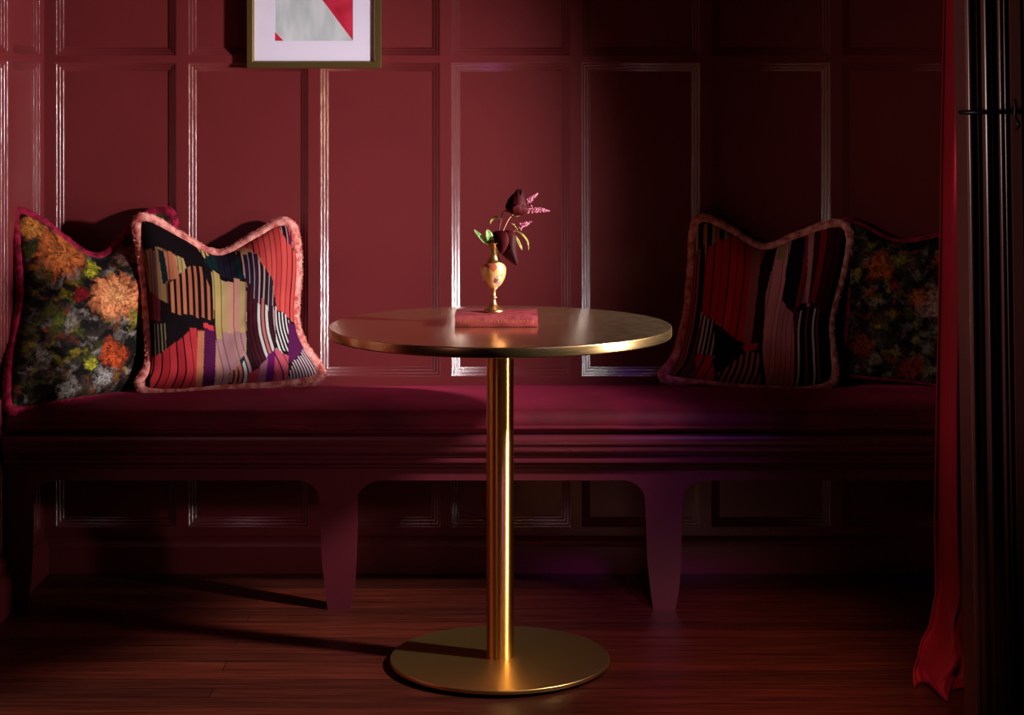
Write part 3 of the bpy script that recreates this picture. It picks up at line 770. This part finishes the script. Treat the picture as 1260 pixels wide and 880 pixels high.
lathe('neck', pr([(.3, 324), (11.8, 323.8), (11.4, 322.6), (9.0, 321.6), (7.2, 319), (6.2, 314), (5.6, 308), (5.8, 304), (7.6, 301), (11.0, 299.4), (11.6, 298.8), (10.6, 299.2), (6.6, 301.6), (4.6, 305), (4.4, 312), (.3, 313)]), VX, VD, M['brass_vase'], vs_, 48)

# ------------------------------------------------------------------ flowers
def Q(px, py, off=0.0): return P(px, py, VD + off)
MOUTH = Q(607.5, 303)
def leaf_mesh(path, width, m, name, parent, fold=.25, nrm=Vector((0, -1, .2)), power=.8):
    pts = catmull(path, 8); n = len(pts); v, f = [], []
    for i, p in enumerate(pts):
        s = i / (n - 1); t = (pts[min(i + 1, n - 1)] - pts[max(i - 1, 0)]).normalized()
        side = t.cross(nrm).normalized(); w = width * math.sin(PI * min(1, max(0.02, s * .96 + .03))) ** power
        up = side.cross(t).normalized()
        for k in (-1, -.5, 0, .5, 1): v.append(p + side * (w * k) + up * (abs(k) * w * fold))
    for i in range(n - 1):
        for k in range(4): f.append((i * 5 + k, i * 5 + k + 1, (i + 1) * 5 + k + 1, (i + 1) * 5 + k))
    o = mesh_obj(name, v, f, m, parent, True)
    md = o.modifiers.new('thickness', 'SOLIDIFY'); md.thickness = .0006
    return o
def petal(center, axis, out, length, width, cup, m, parent, open_=0.2, name='petal', tipcurl=0.0):
    axis = axis.normalized(); out = (out - axis * out.dot(axis)).normalized(); side = axis.cross(out)
    v, f = [], []; NU, NV = 12, 9
    for i in range(NU + 1):
        s = i / NU
        w = width * (math.sin(PI * (s * .80 + .12)) ** .75) * (1 if s < .9 else 1 - (s - .9) * 5)
        bulge = cup * math.sin(PI * min(1, s * .85 + .06)) + open_ * length * s * s
        for j in range(NV + 1):
            k = j / NV * 2 - 1
            a = k * 1.05
            x = w * math.sin(a) ; dz = -(1 - math.cos(a)) * w * .9
            p = center + axis * (length * s + (.0016 * math.cos(k * 5 + s * 4))) + out * (bulge + dz + tipcurl * max(0, s - .7)) + side * x
            v.append(p)
    for i in range(NU):
        for j in range(NV): f.append((i * (NV + 1) + j, i * (NV + 1) + j + 1, (i + 1) * (NV + 1) + j + 1, (i + 1) * (NV + 1) + j))
    o = mesh_obj(name, v, f, m, parent, True)
    md = o.modifiers.new('thickness', 'SOLIDIFY'); md.thickness = .0007
    return o

# upright dark bloom
fl = thing('burgundy_bloom', 'dark burgundy upright bloom on dark stem in the brass vase', 'flower', MOUTH)
stp = catmull([MOUTH + Vector((0, 0, -.030)), Q(609, 300), Q(614, 282), Q(617, 268), Q(621, 260), Q(630, 262)], 8)
v, f = tube_verts(stp, .0016, 8); mesh_obj('stem', v, f, M['stem_dark'], fl, True)
cb = Q(634.5, 264.5); ax = Vector((.17, -.04, 1)).normalized()
e1 = ax.cross(Vector((0, 1, 0))).normalized(); e2 = ax.cross(e1)
def egg_petal(a0, span, H, R0, lift, top):
    v, f = [], []; NU, NV = 14, 10
    for i in range(NU + 1):
        q = i / NU; r = R0 * (math.sin(PI * (.02 + .98 * q * top) ** .62)) ** .85 if q * top < 1 else 0
        for j in range(NV + 1):
            k = j / NV * 2 - 1
            w = span * (1 - .80 * max(0, (q - .45) / .55) ** 1.7)
            an = a0 + k * w
            rr = r * (1 + lift * k * k * .5 + lift * .4 * q) + .0006 * math.sin(k * 9 + q * 5)
            hz = H * q * (1 - .05 * k * k * q)
            v.append(cb + ax * hz + e1 * (rr * math.cos(an)) + e2 * (rr * math.sin(an)))
    for i in range(NU):
        for j in range(NV): f.append((i * (NV + 1) + j, i * (NV + 1) + j + 1, (i + 1) * (NV + 1) + j + 1, (i + 1) * (NV + 1) + j))
    o = mesh_obj('petal', v, f, M['tulip'], fl, True)
    md = o.modifiers.new('thickness', 'SOLIDIFY'); md.thickness = .0008
for k in range(3): egg_petal(2 * PI * k / 3 + .5, 1.25, .0600, .0205, .05, .93)
for k in range(4): egg_petal(2 * PI * k / 4 + 1.1, 1.05, (.0570, .0500, .0540, .0470)[k], .0232, .10, .88)
egg_petal(-1.2, .8, .030, .0245, .25, .62); egg_petal(1.9, .8, .028, .0245, .3, .60)
# drooping dark bloom
dr = thing('burgundy_bloom', 'dark burgundy drooping bloom hanging right of the vase neck', 'flower', MOUTH + Vector((.002, .004, 0)))
stp = catmull([MOUTH + Vector((.001, .003, -.028)), Q(609.5, 300, .003), Q(614, 289, 0), Q(620, 285, -.004), Q(622, 288, -.006)], 8)
v, f = tube_verts(stp, .0014, 8); mesh_obj('stem', v, f, M['stem_dark'], dr, True)
def flap(pts, m, parent, bulge):
    # a cupped petal drawn by its outline, domed towards the viewer
    c = sum((Vector(p) for p in pts), Vector()) / len(pts)
    ol = catmull(pts, 6, True); n = len(ol); v, f = [], []
    RI = 7
    for r in range(RI):
        s = 1 - r / RI
        for p in ol:
            q = c.lerp(p, s); v.append(q + Vector((0, -bulge * (1 - s * s), 0)))
    v.append(c + Vector((0, -bulge, 0)))
    for r in range(RI - 1):
        for i in range(n): f.append((r * n + i, r * n + (i + 1) % n, (r + 1) * n + (i + 1) % n, (r + 1) * n + i))
    for i in range(n): f.append(((RI - 1) * n + i, (RI - 1) * n + (i + 1) % n, len(v) - 1))
    o = mesh_obj('petal', v, f, m, parent, True)
    md = o.modifiers.new('thickness', 'SOLIDIFY'); md.thickness = .0008
flap([Q(606, 288, -.010), Q(614, 284, -.014), Q(623, 286, -.018), Q(626, 298, -.022), Q(621, 309, -.020), Q(616, 312, -.016), Q(611, 304, -.012)], M['tulip'], dr, .008)
flap([Q(621, 285, -.010), Q(631, 285, -.010), Q(635, 294, -.010), Q(636, 310, -.012), Q(637, 325, -.014), Q(632, 325, -.014), Q(618, 313, -.012), Q(621, 304, -.010)], M['tulip'], dr, .010)
flap([Q(612, 289, .002), Q(624, 286, .004), Q(633, 292, .004), Q(632, 305, .004), Q(624, 312, .002), Q(616, 308, .002)], M['tulip'], dr, -.006)

def blossom(base, tip, r0, name, parent, n=90):
    bmx = bmesh.new(); R = random.Random(int(base.x * 1e5) + 7)
    axis = tip - base; L = axis.length; ax = axis.normalized()
    s1 = ax.cross(Vector((0, 1, .1))).normalized(); s2 = ax.cross(s1)
    for i in range(n):
        s = R.random() ** .9; rr = r0 * (1 - s) ** .75 * R.uniform(.35, 1) + .0006; a = R.random() * 2 * PI
        c = base + axis * s + s1 * (rr * math.cos(a)) + s2 * (rr * math.sin(a))
        rad = R.uniform(.0007, .0014) * (1.15 - .5 * s)
        bmesh.ops.create_icosphere(bmx, subdivisions=1, radius=rad, matrix=Matrix.Translation(c) @ Matrix.Rotation(R.random() * 3, 4, 'X') @ Matrix.Diagonal((1, 1, 1.5, 1)))
    v, f = tube_verts([base, base.lerp(tip, .5), tip], .0006, 6)
    vv = [bmx.verts.new(p) for p in v]
    for q in f: bmx.faces.new([vv[i] for i in q])
    return bm_obj(name, bmx, M['blossom'], parent, True)
def stem(path, r, parent, m='stem_pink', name='stem'):
    v, f = tube_verts(catmull(path, 8), r, 7); return mesh_obj(name, v, f, M[m], parent, True)
pk = thing('pink_flower_spray', 'pink flower spray with two feathery spikes behind the dark upright bloom', 'flower', MOUTH + Vector((.003, -.002, 0)), 'pink sprays in the vase')
pst = stem([MOUTH + Vector((.001, -.002, -.026)), Q(610, 300, -.002), Q(618, 286, .002), Q(626, 270, .012), Q(634, 262, .026), Q(646, 252, .028)], .0011, pk)
stem([Q(634, 262, .026), Q(642, 255, .026), Q(649, 246, .024)], .0009, pst, name='branch')
blossom(Q(647, 249, .024), Q(662, 238, .020), .0088, 'flower_spike', pst, 110)
blossom(Q(645, 257, .028), Q(676, 259.5, .022), .0105, 'flower_spike', pst, 150)
leaf_mesh([Q(617, 270, .006), Q(611, 267, .004), Q(605, 271, .002), Q(603, 276, 0)], .0022, M['olive'], 'leaf', pk)
leaf_mesh([Q(628, 266, .010), Q(634, 266, .006), Q(640, 265.5, .004)], .0018, M['olive'], 'leaf', pk)
pk2 = thing('pink_flower_spray', 'short pink flower sprig with one spike and curling olive leaves', 'flower', MOUTH + Vector((.004, .002, 0)), 'pink sprays in the vase')
pst2 = stem([MOUTH + Vector((.002, .002, -.026)), Q(612, 300, .006), Q(622, 291, .010), Q(632, 285, .010), Q(636, 281, .008), Q(641, 277, .006)], .0009, pk2)
blossom(Q(639, 279, .006), Q(654, 273, .002), .0078, 'flower_spike', pst2, 95)
leaf_mesh([Q(634, 284, .010), Q(642, 288, .006), Q(649, 297, .004), Q(650.5, 308, .002)], .0020, M['olive'], 'leaf', pk2)
leaf_mesh([Q(634, 290, .010), Q(638, 298, .008), Q(642.5, 308, .006)], .0030, M['olive'], 'leaf', pk2)
leaf_mesh([Q(629, 275, .006), Q(633, 277, .006), Q(637, 283, .008)], .0012, M['olive'], 'leaf', pk2)
gs = thing('green_leaf_sprig', 'two pointed green leaves leaning left out of the vase mouth', 'leaves', MOUTH + Vector((-.004, -.003, 0)))
stem([MOUTH + Vector((-.001, -.001, -.026)), MOUTH + Vector((-.002, -.002, -.004)), Q(602, 300, -.006)], .0012, gs, 'leaf')
leaf_mesh([Q(603, 301, -.005), Q(597, 297, -.010), Q(590, 290, -.012), Q(583, 282.5, -.010)], .0052, M['leaf'], 'leaf', gs)
leaf_mesh([Q(604, 301, -.006), Q(603, 295, -.012), Q(601, 288, -.014), Q(599.5, 282.5, -.012)], .0085, M['leaf'], 'leaf', gs)

# ------------------------------------------------------------------ picture
PD = 4.906
pc = P(386, 84, PD)
pic = thing('framed_picture', 'gold framed abstract picture with white mat and red triangles hanging on the panelling', 'picture', (pc.x, PD, pc.z))
fx0 = P(303.3, 84, PD).x; fx1 = P(468.8, 84, PD).x; fz0 = pc.z; fz1 = fz0 + .50
fw = .0190
def frame_part():
    prof = [(0, YW - .0005), (0, PD + .002), (.0015, PD), (.0150, PD), (.0165, PD + .0015), (fw, PD + .005), (fw, YW - .0005)]
    bmx = bmesh.new(); rings = []
    for s, y in prof:
        rings.append([bmx.verts.new(v) for v in ((fx0 + s, y, fz0 + s), (fx1 - s, y, fz0 + s), (fx1 - s, y, fz1 - s), (fx0 + s, y, fz1 - s))])
    for i in range(len(rings)):
        j = (i + 1) % len(rings)
        for c in range(4):
            d = (c + 1) % 4; bmx.faces.new([rings[i][c], rings[i][d], rings[j][d], rings[j][c]])
    bm_obj('frame', bmx, M['frame'], pic)
frame_part()
ym = PD + .012
ax0 = P(338.3, 50, ym).x; ax1 = P(434.2, 50, ym).x; az0 = P(338, 50.2, ym).z; az1 = fz1 - .072
bm = bmesh.new()
for (a0, a1, b0, b1) in ((fx0 + .01, ax0, fz0 + .01, fz1 - .01), (ax1, fx1 - .01, fz0 + .01, fz1 - .01), (ax0, ax1, fz0 + .01, az0), (ax0, ax1, az1, fz1 - .01)): box(bm, a0, a1, ym, ym + .002, b0, b1)
bm_obj('picture_mat', bm, M['white_mat'], pic)
ya = ym + .0012
bm = bmesh.new()
def flat(pts, y, mi):
    f = bm.faces.new([bm.verts.new((x, y, z)) for x, z in pts]); f.material_index = mi
flat([(ax0, az0), (ax1, az0), (ax1, az1), (ax0, az1)], ya, 0)
k_ = (ax1 - ax0) * 49.5 / 37.0
tz = az0 + k_
flat([(ax1, az0), (ax1, az1), (ax0, az1), (ax0, tz)], ya - .0003, 1)
nx, nz = .0022, 0
flat([(ax1 - .0022, az0), (ax1, az0), (ax0 + .0022, tz), (ax0, tz)][:2] + [(ax0, tz), (ax0, tz - .003)], ya - .0005, 2)
flat([(ax0, az0), (ax0 + .0225, az0), (ax0, az0 + .0235)], ya - .0003, 1)
flat([(ax0 + .0225, az0), (ax0 + .0245, az0), (ax0, az0 + .0255), (ax0, az0 + .0235)], ya - .0005, 2)
bmesh.ops.reverse_faces(bm, faces=[f for f in bm.faces if f.normal.y > 0])
me = bpy.data.meshes.new('artwork'); bm.to_mesh(me); bm.free()
for q in ('art_grey', 'art_red', 'art_line'): me.materials.append(M[q])
o = bpy.data.objects.new('artwork', me); C.objects.link(o); o.parent = pic; o.matrix_parent_inverse = Matrix.Translation(-pic.location)
bm = bmesh.new(); box(bm, fx0 + .012, fx1 - .012, PD + .0075, PD + .0090, fz0 + .012, fz1 - .012); bm_obj('glazing', bm, M['glazing'], pic)

# ------------------------------------------------------------------ curtain
def curtain():
    NS, NZ = 150, 130
    DC = 3.955
    lx = [(0.0, .872), (.05, .868), (.12, .880), (.20, .892), (.28, .890), (.36, .889), (.60, .893), (.9, .903), (1.25, .915), (1.6, .925), (2.6, .940)]
    zz = [p[0] for p in lx]; xx = [p[1] for p in lx]
    v, f = [], []
    for i in range(NZ + 1):
        z = .004 + (ZC - .006) * (i / NZ) ** 1.25
        xl = float(np.interp(z, zz, xx)); xr = 1.10
        flare = max(0, 1 - z / .22)
        for j in range(NS + 1):
            s = j / NS
            fold = math.sin(s * 2 * PI * 3.2 + .9 + .25 * math.sin(z * 1.7)) * .026 + math.sin(s * 2 * PI * 7.1 + z * .8) * .006
            fold *= (.75 + .25 * math.sin(z * .9 + 1)) 
            x = xl + (xr - xl) * s + .006 * math.sin(s * 12 + z * 3)
            y = DC + fold + .02 * s
            if flare > 0:
                w = flare ** 1.3
                y += -.050 * w * (1 - abs(2 * s - .7)) + .025 * w * math.sin(s * 19 + z * 22)
                x += -.034 * w * (1 - s) * (.6 + .4 * math.sin(z * 40 + s * 7)) + .012 * w * math.sin(z * 46 + s * 15)
            if flare > 0:
                y += .030 * flare * mnoise.noise(Vector((s * 9, z * 16, 3.1))) - .018 * flare * abs(mnoise.noise(Vector((s * 15, z * 26, 8.1))))
                x += .012 * flare * mnoise.noise(Vector((s * 7, z * 20, 5.5)))
            y += .006 * mnoise.noise(Vector((x * 9, s * 6, z * 3)))
            v.append((x, y, z))
    for i in range(NZ):
        for j in range(NS):
            f.append((i * (NS + 1) + j, i * (NS + 1) + j + 1, (i + 1) * (NS + 1) + j + 1, (i + 1) * (NS + 1) + j))
    o = mesh_obj('velvet_curtain', v, f, M['curtain'], None, True)
    md = o.modifiers.new('thickness', 'SOLIDIFY'); md.thickness = .003
    tag(o, 'crimson floor-length curtain pooling on the floor beside the reeded casing', 'curtain')
curtain()

# ------------------------------------------------------------------ camera, light
cam = bpy.data.cameras.new('camera'); co = bpy.data.objects.new('camera', cam); C.objects.link(co)
co.location = (0, 0, HC); co.rotation_euler = (PI / 2, 0, 0)
cam.sensor_width = 36; cam.lens = F / 1260 * 36; cam.shift_y = (YH - 440) / 1260; cam.clip_start = .05
scene.camera = co

def aim(o, tgt): o.rotation_euler = (Vector(tgt) - o.location).to_track_quat('-Z', 'Y').to_euler()
def spot(name, loc, tgt, energy, col, size, blend, radius):
    l = bpy.data.lights.new(name, 'SPOT'); l.energy = energy; l.color = col; l.spot_size = math.radians(size); l.spot_blend = blend; l.shadow_soft_size = radius
    o = bpy.data.objects.new(name, l); C.objects.link(o); o.location = loc; aim(o, tgt); return o
def area(name, loc, tgt, energy, col, sx, sy, spread=180):
    l = bpy.data.lights.new(name, 'AREA'); l.energy = energy; l.color = col; l.shape = 'RECTANGLE'; l.size = sx; l.size_y = sy; l.spread = math.radians(spread)
    o = bpy.data.objects.new(name, l); C.objects.link(o); o.location = loc; aim(o, tgt); return o
spot('key_lamp', (1.06, 3.74, 1.22), (-1.05, 4.24, .82), 300, (1.0, .945, .955), 94, .85, .05)
spot('low_fill', (1.07, 3.72, .66), (-.55, 4.36, .50), 36, (1.0, .90, .92), 54, .8, .04)  # added unseen fill: carries the pole highlight upward, lifts the table's shadow
spot('violet_fill', (.72, 2.7, 1.78), (.20, 4.57, .18), 130, (.36, .12, 1.0), 23, .85, .12)
spot('floor_fill', (.40, 2.2, 1.35), (.50, 3.92, 0), 300, (1.0, .58, .46), 25, .95, .12)
area('bench_fill', (-1.0, 2.5, 1.0), (-.40, 4.6, .42), .12, (1.0, .50, .58), .4, .4, 42)
spot('curtain_fill', (-.45, 2.75, 1.15), (1.0, 3.90, 1.10), 36, (1.0, .80, .72), 56, .7, .15)
area('warm_fill', (-.8, 1.2, 2.2), (.0, 4.2, .7), .24, (1.0, .60, .62), 1.2, 1.0)
w = bpy.data.worlds.new('world'); scene.world = w; w.use_nodes = True
w.node_tree.nodes['Background'].inputs[0].default_value = (.60, .18, .30, 1)
w.node_tree.nodes['Background'].inputs[1].default_value = .004
scene.view_settings.view_transform = 'Standard'
scene.view_settings.look = 'None'
scene.view_settings.exposure = 0
